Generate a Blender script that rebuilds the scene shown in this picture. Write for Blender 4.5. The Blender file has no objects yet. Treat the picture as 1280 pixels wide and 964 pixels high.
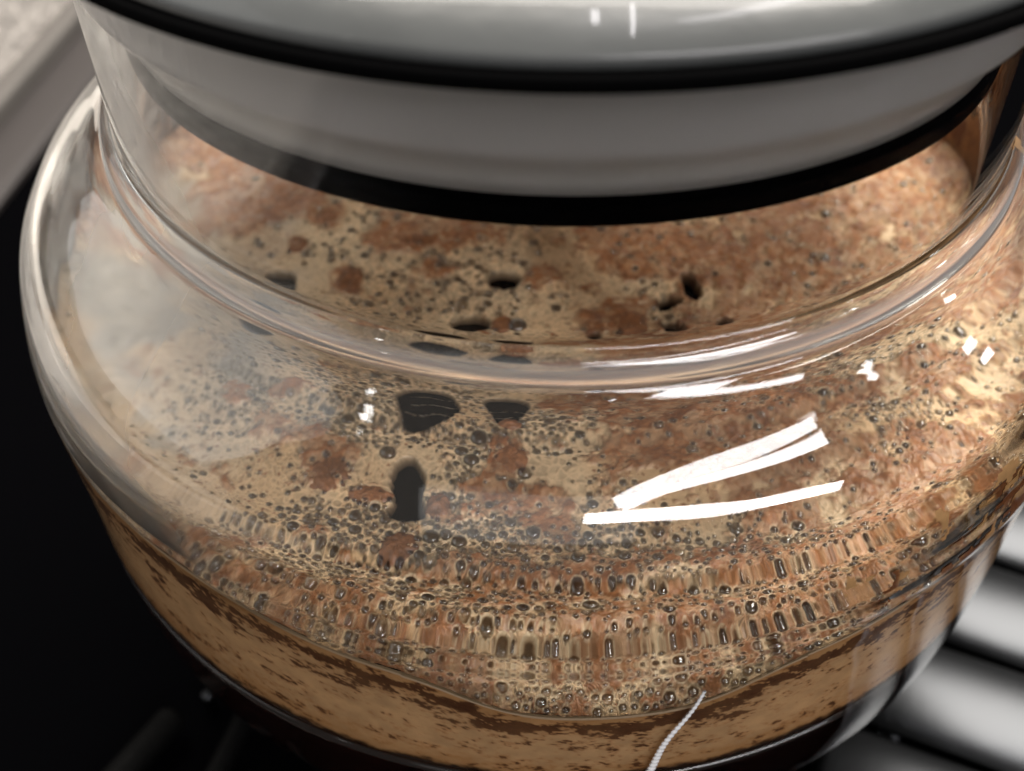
import bpy, math, random
import numpy as np
from mathutils import Vector, Matrix

# ------------------------------------------------------------------ scene, camera, light
# 1 unit = the radius of the ring at the foot of the jar's neck (about 5 cm)
S = bpy.context.scene
COL = S.collection
S.unit_settings.scale_length = 0.05
S.view_settings.view_transform = 'Standard'
S.view_settings.look = 'None'
S.view_settings.exposure = 1.08
S.view_settings.gamma = 1.0
S.cycles.max_bounces = 16
S.cycles.transmission_bounces = 12
S.cycles.transparent_max_bounces = 24
S.cycles.glossy_bounces = 6
S.cycles.diffuse_bounces = 4
S.cycles.caustics_refractive = True
S.cycles.caustics_reflective = True
S.cycles.sample_clamp_indirect = 12.0
S.cycles.use_denoising = True

cam_d = bpy.data.cameras.new('camera')
cam = bpy.data.objects.new('camera', cam_d)
COL.objects.link(cam)
S.camera = cam
r2 = Vector((0.99909542, 0.04219591, -0.00527719))
u2 = Vector((-0.02645186, 0.71383648, 0.69981267))
fw = Vector((-0.03329628, 0.69904004, -0.71430692))
M = Matrix.Identity(4)
for i in range(3):
    M[i][0], M[i][1], M[i][2] = r2[i], u2[i], -fw[i]
M.translation = Vector((0, -2.3009, 1.3401))
cam.matrix_world = M
cam_d.sensor_width = 36.0
cam_d.lens = 39.375
cam_d.clip_start = 0.05
cam_d.clip_end = 200
cam_d.dof.use_dof = True
cam_d.dof.focus_distance = 2.12
cam_d.dof.aperture_fstop = 1.15

W = bpy.data.worlds.new('World')
S.world = W
W.use_nodes = True
bg = W.node_tree.nodes['Background']
bg.inputs[0].default_value = (0.86, 0.80, 0.74, 1)
bg.inputs[1].default_value = 0.17


def area(name, p, aim, sx, sy, power, color=(1, 0.97, 0.95), spin=None):
    """rectangular lamp of sx by sy at p facing aim; spin = world direction its long side follows"""
    l = bpy.data.lights.new(name, 'AREA')
    l.shape = 'RECTANGLE'
    l.size, l.size_y = sx, sy
    l.energy = power
    l.color = color
    l.cycles.is_caustics_light = True
    o = bpy.data.objects.new(name, l)
    COL.objects.link(o)
    z = (Vector(p) - Vector(aim)).normalized()
    x = Vector(spin) if spin else Vector((1, 0, 0))
    x = (x - z * x.dot(z)).normalized()
    y = z.cross(x)
    m = Matrix.Identity(4)
    for i in range(3):
        m[i][0], m[i][1], m[i][2] = x[i], y[i], z[i]
    m.translation = Vector(p)
    o.matrix_world = m
    return o


def tube(name, a, b, w, radiance, color=(1, 0.96, 0.97)):
    """a strip lamp from a to b of width w, facing the jar"""
    a, b = Vector(a), Vector(b)
    L = (b - a).length
    return area(name, (a + b) / 2, (0.2, -0.8, -0.3), L, w, radiance * math.pi * L * w, color, b - a)


tube('strip_lamp', (4.3, -15.7, 13.1), (14.2, -7.7, 12.7), 1.25, 12)
tube('strip_lamp', (2.4, -16.8, 12.2), (15.9, -11.0, 7.6), 1.35, 12)
tube('lid_streak_light', (3.6, -1.5, 15.2), (7.1, 2.3, 13.6), 0.7, 12)  # added strips that draw the highlight streaks on the lid
tube('lid_streak_light', (1.1, -1.6, 15.6), (1.0, 0.3, 15.6), 0.25, 28)
tube('lid_streak_light', (2.4, -4.2, 15.1), (2.0, 0.9, 15.4), 0.15, 28)
area('small_lamp', (16.2, -3.7, 12.2), (0.5, -0.9, 0), 0.7, 0.5, 13 * math.pi * 0.35)
area('small_lamp', (19.5, 1.2, 6.8), (0.8, -0.8, 0), 0.9, 1.0, 13 * math.pi * 0.9)
area('small_lamp', (-10.2, -9.7, 15.1), (-0.3, -1, 0), 0.5, 0.8, 11 * math.pi * 0.4)
area('overhead_fill', (2, 7, 17), (0, 0, 0), 21, 13, 8500, (1, 0.93, 0.84))  # added soft overhead light in place of ceiling bounce
area('front_fill', (-1, -19, 12), (0, -1, 0), 15, 8, 15 * 8 * math.pi * 0.38, (1, 0.98, 0.96))  # added fill from behind the camera, brightens the plug
area('side_fill', (-16, 0.5, 9), (0, -0.3, 0.2), 21, 15, 21 * 15 * math.pi * 0.62, (0.98, 0.98, 0.97), (0, 1, 0))  # added panel: fills the plug, reflects as haze in the left shoulder


# ------------------------------------------------------------------ helpers
def tag(o, label=None, cat=None, group=None, kind=None):
    if label: o['label'] = label
    if cat: o['category'] = cat
    if group: o['group'] = group
    if kind: o['kind'] = kind
    return o


def empty(name, loc=(0, 0, 0)):
    o = bpy.data.objects.new(name, None)
    o.location = loc
    COL.objects.link(o)
    return o


def mesh(name, verts, faces, mat=None, parent=None, smooth=True, normals=None, colors=None):
    me = bpy.data.meshes.new(name)
    verts = np.asarray(verts, dtype=np.float32)
    faces = np.asarray(faces, dtype=np.int32)
    k = faces.shape[1]
    me.vertices.add(len(verts))
    me.vertices.foreach_set('co', verts.ravel())
    me.loops.add(faces.size)
    me.loops.foreach_set('vertex_index', faces.ravel())
    me.polygons.add(len(faces))
    me.polygons.foreach_set('loop_start', np.arange(0, faces.size, k, dtype=np.int32))
    me.polygons.foreach_set('loop_total', np.full(len(faces), k, dtype=np.int32))
    me.update(calc_edges=True)
    me.validate()
    me.polygons.foreach_set('use_smooth', np.full(len(me.polygons), smooth, dtype=bool))
    if colors is not None:
        at = me.color_attributes.new('Col', 'FLOAT_COLOR', 'POINT')
        c = np.ones((len(verts), 4), dtype=np.float32)
        c[:, :colors.shape[1]] = colors
        at.data.foreach_set('color', c.ravel())
    if normals is not None:
        me.normals_split_custom_set_from_vertices(np.asarray(normals, dtype=np.float32))
    if mat: me.materials.append(mat)
    o = bpy.data.objects.new(name, me)
    COL.objects.link(o)
    if parent: o.parent = parent
    return o


def lathe(name, prof, mat, parent=None, seg=256, closed=False, smooth=True):
    prof = np.array(prof, float)
    th = np.linspace(0, 2 * np.pi, seg, endpoint=False)
    n = len(prof)
    V = np.stack([np.outer(np.cos(th), prof[:, 0]), np.outer(np.sin(th), prof[:, 0]),
                  np.tile(prof[:, 1], (seg, 1))], -1).reshape(-1, 3)
    i = np.arange(seg)[:, None]
    m = n if closed else n - 1
    j = np.arange(m)[None]
    j2 = (j + 1) % n
    i2 = (i + 1) % seg
    F = np.stack([i * n + j, i2 * n + j, i2 * n + j2, i * n + j2], -1).reshape(-1, 4)
    return mesh(name, V, F, mat, parent, smooth)


def rounded(pts, r=0.01, k=4):
    """round the corners of a closed polygon profile"""
    out = []
    n = len(pts)
    for i in range(n):
        a, b, c = (np.array(pts[(i + d) % n], float) for d in (-1, 0, 1))
        u = (a - b) / np.linalg.norm(a - b); v = (c - b) / np.linalg.norm(c - b)
        rr = min(r, np.linalg.norm(a - b) * .45, np.linalg.norm(c - b) * .45)
        p, q = b + u * rr, b + v * rr
        for t in np.linspace(0, 1, k):
            out.append(tuple((1 - t) ** 2 * p + 2 * t * (1 - t) * b + t * t * q))
    return out


class Noise:
    def __init__(s, seed, n=256):
        s.n = n
        s.g = np.random.default_rng(seed).random((n, n))

    def __call__(s, x, y):
        xi = np.floor(x).astype(int); yi = np.floor(y).astype(int)
        fx = x - xi; fy = y - yi
        fx = fx * fx * (3 - 2 * fx); fy = fy * fy * (3 - 2 * fy)
        n = s.n
        a = s.g[xi % n, yi % n]; b = s.g[(xi + 1) % n, yi % n]
        c = s.g[xi % n, (yi + 1) % n]; d = s.g[(xi + 1) % n, (yi + 1) % n]
        return (a * (1 - fx) + b * fx) * (1 - fy) + (c * (1 - fx) + d * fx) * fy


def fbm(x, y, scale, seed, octs=4, gain=0.5):
    t = 0; a = 1; w = 0
    for k in range(octs):
        t = t + a * Noise(seed * 17 + k)(x * scale * 2 ** k + 31.7 * k + 500, y * scale * 2 ** k + 11.3 * k + 500)
        w += a; a *= gain
    return t / w


def sstep(a, b, x):
    t = np.clip((x - a) / (b - a), 0, 1)
    return t * t * (3 - 2 * t)


# ------------------------------------------------------------------ materials
def material(name):
    m = bpy.data.materials.new(name)
    m.use_nodes = True
    nt = m.node_tree
    nt.nodes.clear()
    out = nt.nodes.new('ShaderNodeOutputMaterial')
    return m, nt, out


def pbr(name, color, rough=0.5, metal=0.0, spec=0.5, coat=0.0, coat_rough=0.05, bump=None, cvar=0.0, cscale=5):
    m, nt, out = material(name)
    b = nt.nodes.new('ShaderNodeBsdfPrincipled')
    b.inputs['Base Color'].default_value = (*color, 1)
    b.inputs['Roughness'].default_value = rough
    b.inputs['Metallic'].default_value = metal
    b.inputs['Specular IOR Level'].default_value = spec
    b.inputs['Coat Weight'].default_value = coat
    b.inputs['Coat Roughness'].default_value = coat_rough
    nt.links.new(b.outputs[0], out.inputs[0])
    tc = nt.nodes.new('ShaderNodeTexCoord')
    if cvar:
        n = nt.nodes.new('ShaderNodeTexNoise'); n.inputs['Scale'].default_value = cscale; n.inputs['Detail'].default_value = 6
        nt.links.new(tc.outputs['Object'], n.inputs['Vector'])
        mx = nt.nodes.new('ShaderNodeMix'); mx.data_type = 'RGBA'
        mx.inputs[6].default_value = tuple(c * (1 - cvar) for c in color) + (1,)
        mx.inputs[7].default_value = tuple(min(1, c * (1 + cvar)) for c in color) + (1,)
        nt.links.new(n.outputs[0], mx.inputs[0]); nt.links.new(mx.outputs[2], b.inputs['Base Color'])
    if bump:
        sc, st, dist = bump
        n = nt.nodes.new('ShaderNodeTexNoise'); n.inputs['Scale'].default_value = sc; n.inputs['Detail'].default_value = 5
        nt.links.new(tc.outputs['Object'], n.inputs['Vector'])
        bp = nt.nodes.new('ShaderNodeBump'); bp.inputs['Strength'].default_value = st; bp.inputs['Distance'].default_value = dist
        nt.links.new(n.outputs[0], bp.inputs['Height']); nt.links.new(bp.outputs[0], b.inputs['Normal'])
    return m


def glass_material():
    """plain clear glass"""
    m, nt, out = material('clear_glass')
    g = nt.nodes.new('ShaderNodeBsdfGlass')
    g.inputs['IOR'].default_value = 1.5
    g.inputs['Roughness'].default_value = 0.0
    g.inputs['Color'].default_value = (0.985, 0.99, 0.985, 1)
    nt.links.new(g.outputs[0], out.inputs[0])
    return m


def hazed_material():  # glass with a whitish haze painted in by vertex colour
    m, nt, out = material('hazed_glass')
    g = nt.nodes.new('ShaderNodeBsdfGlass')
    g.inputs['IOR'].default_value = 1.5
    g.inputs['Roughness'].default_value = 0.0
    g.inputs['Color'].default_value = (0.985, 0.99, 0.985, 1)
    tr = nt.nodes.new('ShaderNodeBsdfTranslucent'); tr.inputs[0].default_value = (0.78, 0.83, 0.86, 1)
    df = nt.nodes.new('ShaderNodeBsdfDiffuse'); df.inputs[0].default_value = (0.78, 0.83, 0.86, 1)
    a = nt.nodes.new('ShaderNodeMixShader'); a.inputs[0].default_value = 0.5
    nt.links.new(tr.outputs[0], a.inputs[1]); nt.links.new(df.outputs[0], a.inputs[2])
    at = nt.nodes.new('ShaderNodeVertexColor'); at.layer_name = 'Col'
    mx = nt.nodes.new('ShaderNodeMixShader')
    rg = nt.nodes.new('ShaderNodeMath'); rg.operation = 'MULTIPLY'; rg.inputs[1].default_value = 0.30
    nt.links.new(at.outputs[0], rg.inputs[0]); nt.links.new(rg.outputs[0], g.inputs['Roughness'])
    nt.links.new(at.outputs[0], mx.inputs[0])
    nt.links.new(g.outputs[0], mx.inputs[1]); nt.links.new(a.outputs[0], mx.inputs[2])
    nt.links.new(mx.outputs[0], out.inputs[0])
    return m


def froth_material(name):
    """foam: vertex colour carries patches and big bubbles, alpha says how frothy; the finest cells are relief here"""
    m, nt, out = material(name)
    N = nt.nodes.new; L = nt.links.new
    b = N('ShaderNodeBsdfPrincipled')
    at = N('ShaderNodeVertexColor'); at.layer_name = 'Col'
    tc = N('ShaderNodeTexCoord')
    wn = N('ShaderNodeTexNoise'); wn.inputs['Scale'].default_value = 16; wn.inputs['Detail'].default_value = 2
    L(tc.outputs['Object'], wn.inputs['Vector'])
    wv = N('ShaderNodeVectorMath'); wv.operation = 'MULTIPLY_ADD'; wv.inputs[1].default_value = (0.035, 0.035, 0)
    L(wn.outputs['Color'], wv.inputs[0]); L(tc.outputs['Object'], wv.inputs[2])
    fl = N('ShaderNodeVectorMath'); fl.operation = 'MULTIPLY'; fl.inputs[1].default_value = (1, 1, 0)
    L(wv.outputs[0], fl.inputs[0])

    def cells(scale, w):
        e = N('ShaderNodeTexVoronoi'); e.feature = 'DISTANCE_TO_EDGE'; e.inputs['Scale'].default_value = scale
        c = N('ShaderNodeTexVoronoi'); c.feature = 'F1'; c.inputs['Scale'].default_value = scale
        L(fl.outputs[0], e.inputs['Vector']); L(fl.outputs[0], c.inputs['Vector'])
        r = N('ShaderNodeMapRange'); r.interpolation_type = 'SMOOTHSTEP'
        r.inputs['From Min'].default_value = 0.03; r.inputs['From Max'].default_value = w
        L(e.outputs['Distance'], r.inputs['Value'])
        sp = N('ShaderNodeSeparateColor'); L(c.outputs['Color'], sp.inputs[0])
        t = N('ShaderNodeMapRange'); t.inputs['To Min'].default_value = 0.34; t.inputs['To Max'].default_value = 0.95
        pw = N('ShaderNodeMath'); pw.operation = 'POWER'; pw.inputs[1].default_value = 0.7
        L(sp.outputs[0], pw.inputs[0]); L(pw.outputs[0], t.inputs['Value'])
        # tone = mix(1.28 rim, cell tone, inside)
        x = N('ShaderNodeMix'); x.data_type = 'FLOAT'; x.inputs[2].default_value = 1.45
        L(r.outputs[0], x.inputs[0]); L(t.outputs[0], x.inputs[3])
        return x.outputs[0], e.outputs['Distance'], r.outputs[0]
    t1, d1, r1 = cells(48, 0.22)
    t2, d2, _ = cells(84, 0.26)
    sel = N('ShaderNodeTexNoise'); sel.inputs['Scale'].default_value = 7; sel.inputs['Detail'].default_value = 3
    L(tc.outputs['Object'], sel.inputs['Vector'])
    sr = N('ShaderNodeMapRange'); sr.inputs['From Min'].default_value = 0.44; sr.inputs['From Max'].default_value = 0.56
    L(sel.outputs[0], sr.inputs['Value'])
    tm = N('ShaderNodeMix'); tm.data_type = 'FLOAT'
    L(sr.outputs[0], tm.inputs[0]); L(t2, tm.inputs[2]); L(t1, tm.inputs[3])
    fm = N('ShaderNodeMix'); fm.data_type = 'FLOAT'; fm.inputs[2].default_value = 1.0
    L(at.outputs['Alpha'], fm.inputs[0]); L(tm.outputs[0], fm.inputs[3])
    mul = N('ShaderNodeVectorMath'); mul.operation = 'SCALE'
    L(at.outputs['Color'], mul.inputs[0]); L(fm.outputs[0], mul.inputs['Scale'])
    L(mul.outputs[0], b.inputs['Base Color'])
    b.inputs['Roughness'].default_value = 0.30
    b.inputs['Specular IOR Level'].default_value = 0.5
    # relief: cells sink between raised rims, with a fine wet grain
    dm = N('ShaderNodeMix'); dm.data_type = 'FLOAT'
    L(sr.outputs[0], dm.inputs[0]); L(d2, dm.inputs[2]); L(d1, dm.inputs[3])
    da = N('ShaderNodeMath'); da.operation = 'MULTIPLY'; L(dm.outputs[0], da.inputs[0]); L(at.outputs['Alpha'], da.inputs[1])
    b1 = N('ShaderNodeBump'); b1.invert = True; b1.inputs['Strength'].default_value = 0.9; b1.inputs['Distance'].default_value = 0.012
    L(da.outputs[0], b1.inputs['Height'])
    n = N('ShaderNodeTexNoise'); n.inputs['Scale'].default_value = 130; n.inputs['Detail'].default_value = 5
    L(tc.outputs['Object'], n.inputs['Vector'])
    b2 = N('ShaderNodeBump'); b2.inputs['Strength'].default_value = 0.45; b2.inputs['Distance'].default_value = 0.005
    L(n.outputs[0], b2.inputs['Height']); L(b1.outputs[0], b2.inputs['Normal']); L(b2.outputs[0], b.inputs['Normal'])
    L(b.outputs[0], out.inputs[0])
    return m


def foam_material(name, rough=0.45, spec=0.4, coat=0.0, grain=140, gstr=0.25):
    m, nt, out = material(name)
    b = nt.nodes.new('ShaderNodeBsdfPrincipled')
    at = nt.nodes.new('ShaderNodeVertexColor'); at.layer_name = 'Col'
    nt.links.new(at.outputs[0], b.inputs['Base Color'])
    b.inputs['Roughness'].default_value = rough
    b.inputs['Specular IOR Level'].default_value = spec
    b.inputs['Coat Weight'].default_value = coat
    b.inputs['Coat Roughness'].default_value = 0.08
    tc = nt.nodes.new('ShaderNodeTexCoord')
    n = nt.nodes.new('ShaderNodeTexNoise'); n.inputs['Scale'].default_value = grain; n.inputs['Detail'].default_value = 4
    nt.links.new(tc.outputs['Object'], n.inputs['Vector'])
    bp = nt.nodes.new('ShaderNodeBump'); bp.inputs['Strength'].default_value = gstr; bp.inputs['Distance'].default_value = 0.004
    nt.links.new(n.outputs[0], bp.inputs['Height']); nt.links.new(bp.outputs[0], b.inputs['Normal'])
    nt.links.new(b.outputs[0], out.inputs[0])
    return m


def film_material():
    """soap-thin wall of a bubble: clear with a Fresnel sheen"""
    m, nt, out = material('bubble_film')
    t = nt.nodes.new('ShaderNodeBsdfTransparent'); t.inputs[0].default_value = (0.93, 0.88, 0.80, 1)
    g = nt.nodes.new('ShaderNodeBsdfGlossy'); g.inputs['Roughness'].default_value = 0.04
    lw = nt.nodes.new('ShaderNodeFresnel'); lw.inputs[0].default_value = 2.0
    mx = nt.nodes.new('ShaderNodeMixShader')
    nt.links.new(lw.outputs[0], mx.inputs[0])
    nt.links.new(t.outputs[0], mx.inputs[1]); nt.links.new(g.outputs[0], mx.inputs[2])
    nt.links.new(mx.outputs[0], out.inputs[0])
    return m


GLASS = glass_material()
HAZE = hazed_material()
RUBBER = pbr('black_rubber', (0.0008, 0.0008, 0.0009), 0.8, spec=0.015)
PLUG = pbr('grey_plug', (0.80, 0.775, 0.765), 0.35, metal=0.0, spec=0.5, cvar=0.06, cscale=2)
LIDTOP = pbr('grey_lid', (0.050, 0.053, 0.053), 0.30, spec=0.25, coat=0.22, coat_rough=0.04, bump=(5, 0.22, 0.02), cvar=0.3, cscale=3)
COFFEE = pbr('dark_coffee', (0.022, 0.007, 0.005), 0.06, spec=0.5)
STEEL = pbr('polished_steel', (0.036, 0.038, 0.041), 0.32, metal=1.0, bump=(1.2, 0.2, 0.03))
BLACK = pbr('black_hob', (0.0008, 0.0008, 0.001), 0.6, spec=0.0)
WALL = pbr('white_plaster', (0.42, 0.395, 0.37), 0.85, spec=0.2, bump=(9, 0.9, 0.06), cvar=0.05)
TRIM = pbr('grey_trim', (0.085, 0.079, 0.074), 0.5, metal=0.0, spec=0.4, cvar=0.15, cscale=2)
TRIMD = pbr('dark_trim', (0.025, 0.022, 0.022), 0.35, spec=0.5)
FOAM = froth_material('foam')
FOAMSIDE = foam_material('foam_side', 0.5, 0.35, grain=90, gstr=0.35)
FILM = film_material()

# ------------------------------------------------------------------ setting: plaster wall, ledge, black hob
ZT = -2.15


def box(name, x0, x1, y0, y1, z0, z1, mat, parent=None, bev=0.02):
    import bmesh
    bm = bmesh.new()
    bmesh.ops.create_cube(bm, size=1)
    for v in bm.verts:
        v.co = Vector((x0 if v.co.x < 0 else x1, y0 if v.co.y < 0 else y1, z0 if v.co.z < 0 else z1))
    if bev:
        bmesh.ops.bevel(bm, geom=list(bm.edges), offset=bev, segments=3, affect='EDGES', profile=0.6)
    me = bpy.data.meshes.new(name); bm.to_mesh(me); bm.free()
    me.materials.append(mat)
    o = bpy.data.objects.new(name, me); COL.objects.link(o)
    if parent: o.parent = parent
    return o


hob = box('hob_surface', -30, 40, -40, 30, ZT - 0.1, ZT, BLACK, bev=0)
tag(hob, 'black hob surface under and to the left of the glass jar', 'surface', kind='structure')
wl = box('wall', -5.6, -3.54, -6.0, 9.5, ZT - 0.1, -0.9, WALL, bev=0)
wl.rotation_euler.z = math.radians(-6)
tag(wl, 'pale rough plaster wall at the upper left behind the jar', 'wall', kind='structure')
ledge = empty('wall_trim', (-3.24, 2.4, ZT)); ledge.rotation_euler.z = math.radians(-6)
a = box('trim_strip', -0.30, 0.06, -8, 7, -0.02, 0.14, TRIM, ledge, 0.03)
b = box('edge_strip', 0.063, 0.40, -8, 7, -0.02, 0.06, TRIMD, ledge, 0.05)
tag(ledge, 'grey metal trim with a darker edge between plaster wall and black hob', 'trim')

# ------------------------------------------------------------------ steel rack under and right of the jar
rack = empty('steel_rack', (0, 0, ZT))
tag(rack, 'polished steel rack of thick round bars beside the jar at lower right', 'rack')
dv = Vector((0.932, -0.362, 0)); nv = Vector((0.362, 0.932, 0))
bar_me = None
RB = 0.118
T0, T1 = 1.04, 2.7
for k in range(6):
    off = -0.34 + 0.40 * k
    if bar_me is None:
        L = T1 - T0
        prof = [(0.001, 0), (RB * 0.7, 0.0), (RB, 0.03), (RB, L - 0.03), (RB * 0.7, L), (0.001, L)]
        o = lathe('bar', prof, STEEL, rack, seg=40)
        bar_me = o.data
    else:
        o = bpy.data.objects.new('bar', bar_me); COL.objects.link(o); o.parent = rack
    m = Matrix.Identity(4)
    for i in range(3):
        m[i][0], m[i][1], m[i][2] = nv[i] * 1.6, (0, 0, 0.42)[i], dv[i]
    m.translation = nv * off + dv * T0 + Vector((0, 0, 0.20))
    o.matrix_local = m
for t in (1.25, 2.5):
    o = lathe('cross_bar', [(0.001, 0), (0.04, 0.0), (0.04, 2.2), (0.001, 2.2)], STEEL, rack, seg=24)
    m = Matrix.Identity(4)
    for i in range(3):
        m[i][0], m[i][1], m[i][2] = -dv[i], (0, 0, 1)[i], nv[i]
    m.translation = nv * (-0.55) + dv * t + Vector((0, 0, 0.042))
    o.matrix_local = m

# ------------------------------------------------------------------ dark pan support left of the jar
IRON = pbr('black_iron', (0.0025, 0.0025, 0.0025), 0.6, spec=0.02, bump=(12, 0.4, 0.02))
sup = empty('pan_support', (-0.98, -0.66, ZT))
tag(sup, 'black iron pan support on the hob at the lower left of the jar', 'pan support')
for (x0, y0, x1, y1, rr_) in ((-0.55, -0.45, -0.22, 0.12, 0.05), (-0.10, -0.30, 0.02, 0.16, 0.035), (-0.02, -0.42, 0.30, -0.10, 0.03)):
    Lb = math.hypot(x1 - x0, y1 - y0)
    o = lathe('support_arm', [(0.001, 0), (rr_ * 0.6, 0), (rr_, 0.02), (rr_, Lb - 0.02), (rr_ * 0.6, Lb), (0.001, Lb)], IRON, sup, seg=20)
    a_ = Vector((x1 - x0, y1 - y0, 0)).normalized(); b_ = Vector((-a_.y, a_.x, 0))
    m = Matrix.Identity(4)
    for i in range(3):
        m[i][0], m[i][1], m[i][2] = b_[i], (0, 0, 1)[i], a_[i]
    m.translation = Vector((x0, y0, 0.10)); o.matrix_local = m
for (x, y) in ((-0.14, 0.2), (-0.02, -0.02), (0.03, -0.2)):
    o = lathe('stud', [(0.001, 0.10), (0.014, 0.096), (0.022, 0.085), (0.022, 0.0), (0.001, 0.0)], STEEL, sup, seg=20)
    o.location = (x, y, 0)

# ------------------------------------------------------------------ glass jar
jar = empty('glass_jar', (0, 0, -2.15))
tag(jar, 'large clear glass jar with a wide neck, holding foaming coffee and ground coffee', 'jar')


def pchip(z, zs, rs):
    zs = np.array(zs, float); rs = np.array(rs, float)
    h = np.diff(zs); d = np.diff(rs) / h
    m = np.zeros(len(zs)); m[0] = d[0]; m[-1] = d[-1]
    for i in range(1, len(zs) - 1):
        if d[i - 1] * d[i] > 0:
            w1 = 2 * h[i] + h[i - 1]; w2 = h[i] + 2 * h[i - 1]
            m[i] = (w1 + w2) / (w1 / d[i - 1] + w2 / d[i])
    k = np.clip(np.searchsorted(zs, z) - 1, 0, len(h) - 1)
    t = (z - zs[k]) / h[k]
    return ((2 * t**3 - 3 * t**2 + 1) * rs[k] + (t**3 - 2 * t**2 + t) * h[k] * m[k]
            + (-2 * t**3 + 3 * t**2) * rs[k + 1] + (t**3 - t**2) * h[k] * m[k + 1])


# outer profile as (arc parameter -> r, z)
OUT = [(0.950, 0.585), (0.972, 0.57), (0.975, 0.54), (0.975, 0.35), (0.975, 0.2), (0.975, 0.10), (0.977, 0.080),
       (0.990, 0.070), (1.006, 0.054), (1.010, 0.036), (1.009, 0.022), (1.022, 0.006),
       (1.085, -0.045), (1.150, -0.098), (1.206, -0.158), (1.244, -0.228), (1.269, -0.30), (1.2795, -0.37), (1.2805, -0.44), (1.2785, -0.52),
       (1.274, -0.62), (1.270, -0.80), (1.268, -0.95), (1.255, -1.1), (1.17, -1.32), (1.037, -1.6), (0.94, -1.9), (0.898, -2.08), (0.84, -2.148)]
INN = [(0.952, 0.585), (0.940, 0.57), (0.937, 0.54), (0.937, 0.35), (0.937, 0.2), (0.937, 0.08), (0.937, 0.035),
       (0.943, 0.014), (0.963, -0.003), (1.003, -0.029), (1.063, -0.074), (1.126, -0.127), (1.180, -0.184), (1.215, -0.243), (1.234, -0.31), (1.2430, -0.40), (1.2470, -0.50),
       (1.2445, -0.62), (1.2425, -0.80), (1.236, -0.95), (1.215, -1.1), (1.12, -1.32), (0.985, -1.6), (0.89, -1.9), (0.84, -2.03), (0.78, -2.08)]


def spline(P, n):
    P = np.array(P, float)
    s = np.r_[0, np.cumsum(np.linalg.norm(np.diff(P, axis=0), axis=1))]
    t = np.linspace(0, s[-1], n * 4)
    r = pchip(t, s, P[:, 0]); z = pchip(t, s, P[:, 1])
    # light smoothing of the knots
    for _ in range(7):
        r[1:-1] = (r[:-2] + 2 * r[1:-1] + r[2:]) / 4
        z[1:-1] = (z[:-2] + 2 * z[1:-1] + z[2:]) / 4
    # denser where the neck ring and shoulder ripples are
    dens = 1 + 3.0 * ((z > -0.62) & (z < 0.1))
    ds = np.r_[0, np.hypot(np.diff(r), np.diff(z))] * dens
    c = np.cumsum(ds); q = np.linspace(0, c[-1], n)
    return np.interp(q, c, r), np.interp(q, c, z)


SEG = 560
TH = np.linspace(0, 2 * np.pi, SEG, endpoint=False)


def surface(P, n, ripple):
    r, z = spline(P, n)
    dr = np.gradient(r); dz = np.gradient(z)
    L = np.hypot(dr, dz)
    nr, nz = -dz / L, dr / L           # outward for a profile running down
    Z = np.tile(z, (SEG, 1)); Rr = np.tile(r, (SEG, 1))
    off = np.zeros_like(Z)
    T = TH[:, None]
    if ripple:
        for zc, w, amp, ph, fq in RIP:
            c = zc + 0.012 * np.sin(T * 3 + ph) + 0.006 * np.sin(T * 7 + 2 * ph)
            A = amp * (0.75 + 0.35 * np.sin(T * fq + ph))
            off = off + A * np.exp(-((Z - c) / w) ** 2)
    # faint waviness of blown glass
    off = off + 0.0006 * np.sin(T * 9 + Z * 14) * sstep(0.05, -0.2, Z) + 0.0002 * np.sin(T * 23 - Z * 31) * sstep(0.0, -0.15, Z) * sstep(-0.5, -0.3, Z)
    Rr = Rr + off * nr; Z = Z + off * nz
    V = np.stack([Rr * np.cos(T), Rr * np.sin(T), Z], -1)
    dt = np.roll(V, -1, 0) - np.roll(V, 1, 0)
    dp = np.gradient(V, axis=1)
    N = np.cross(dt, dp); N /= np.linalg.norm(N, axis=-1, keepdims=True) + 1e-12
    # outward
    sgn = np.sign((N * np.stack([nr * np.cos(T), nr * np.sin(T), nz + 0 * T], -1)).sum(-1))
    return V, N * sgn[..., None], z


RIP = [(-0.222, 0.036, 0.0085, 0.4, 1), (-0.410, 0.027, 0.0042, 2.2, 1)]


def jar_piece(name, P, n, z_hi, z_lo, inner, mat, haze=False):
    V, N, z = SURF[inner]
    k = np.where((z <= z_hi + 1e-6) & (z >= z_lo - 1e-6))[0]
    a = max(k[0] - 1, 0) if z_hi < 1 else k[0]
    b = k[-1]
    Vs = V[:, a:b + 1]; Ns = N[:, a:b + 1] * (-1 if inner else 1)
    m = b - a + 1
    i = np.arange(SEG)[:, None]; j = np.arange(m - 1)[None]; i2 = (i + 1) % SEG
    F = np.stack([i * m + j, i * m + j + 1, i2 * m + j + 1, i2 * m + j], -1).reshape(-1, 4)
    if inner: F = F[:, ::-1]
    col = None
    if haze:
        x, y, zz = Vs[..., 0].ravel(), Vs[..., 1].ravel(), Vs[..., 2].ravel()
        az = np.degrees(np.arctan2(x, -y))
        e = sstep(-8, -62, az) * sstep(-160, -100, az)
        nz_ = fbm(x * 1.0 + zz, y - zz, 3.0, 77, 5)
        v = e * (0.15 + 0.28 * sstep(0.35, 0.7, nz_)) * sstep(-0.56, -0.36, zz)  # painted haze on the left shoulder, standing in for a reflection
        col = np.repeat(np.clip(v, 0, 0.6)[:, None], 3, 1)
    return Vs.reshape(-1, 3), F, Ns.reshape(-1, 3), col


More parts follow.
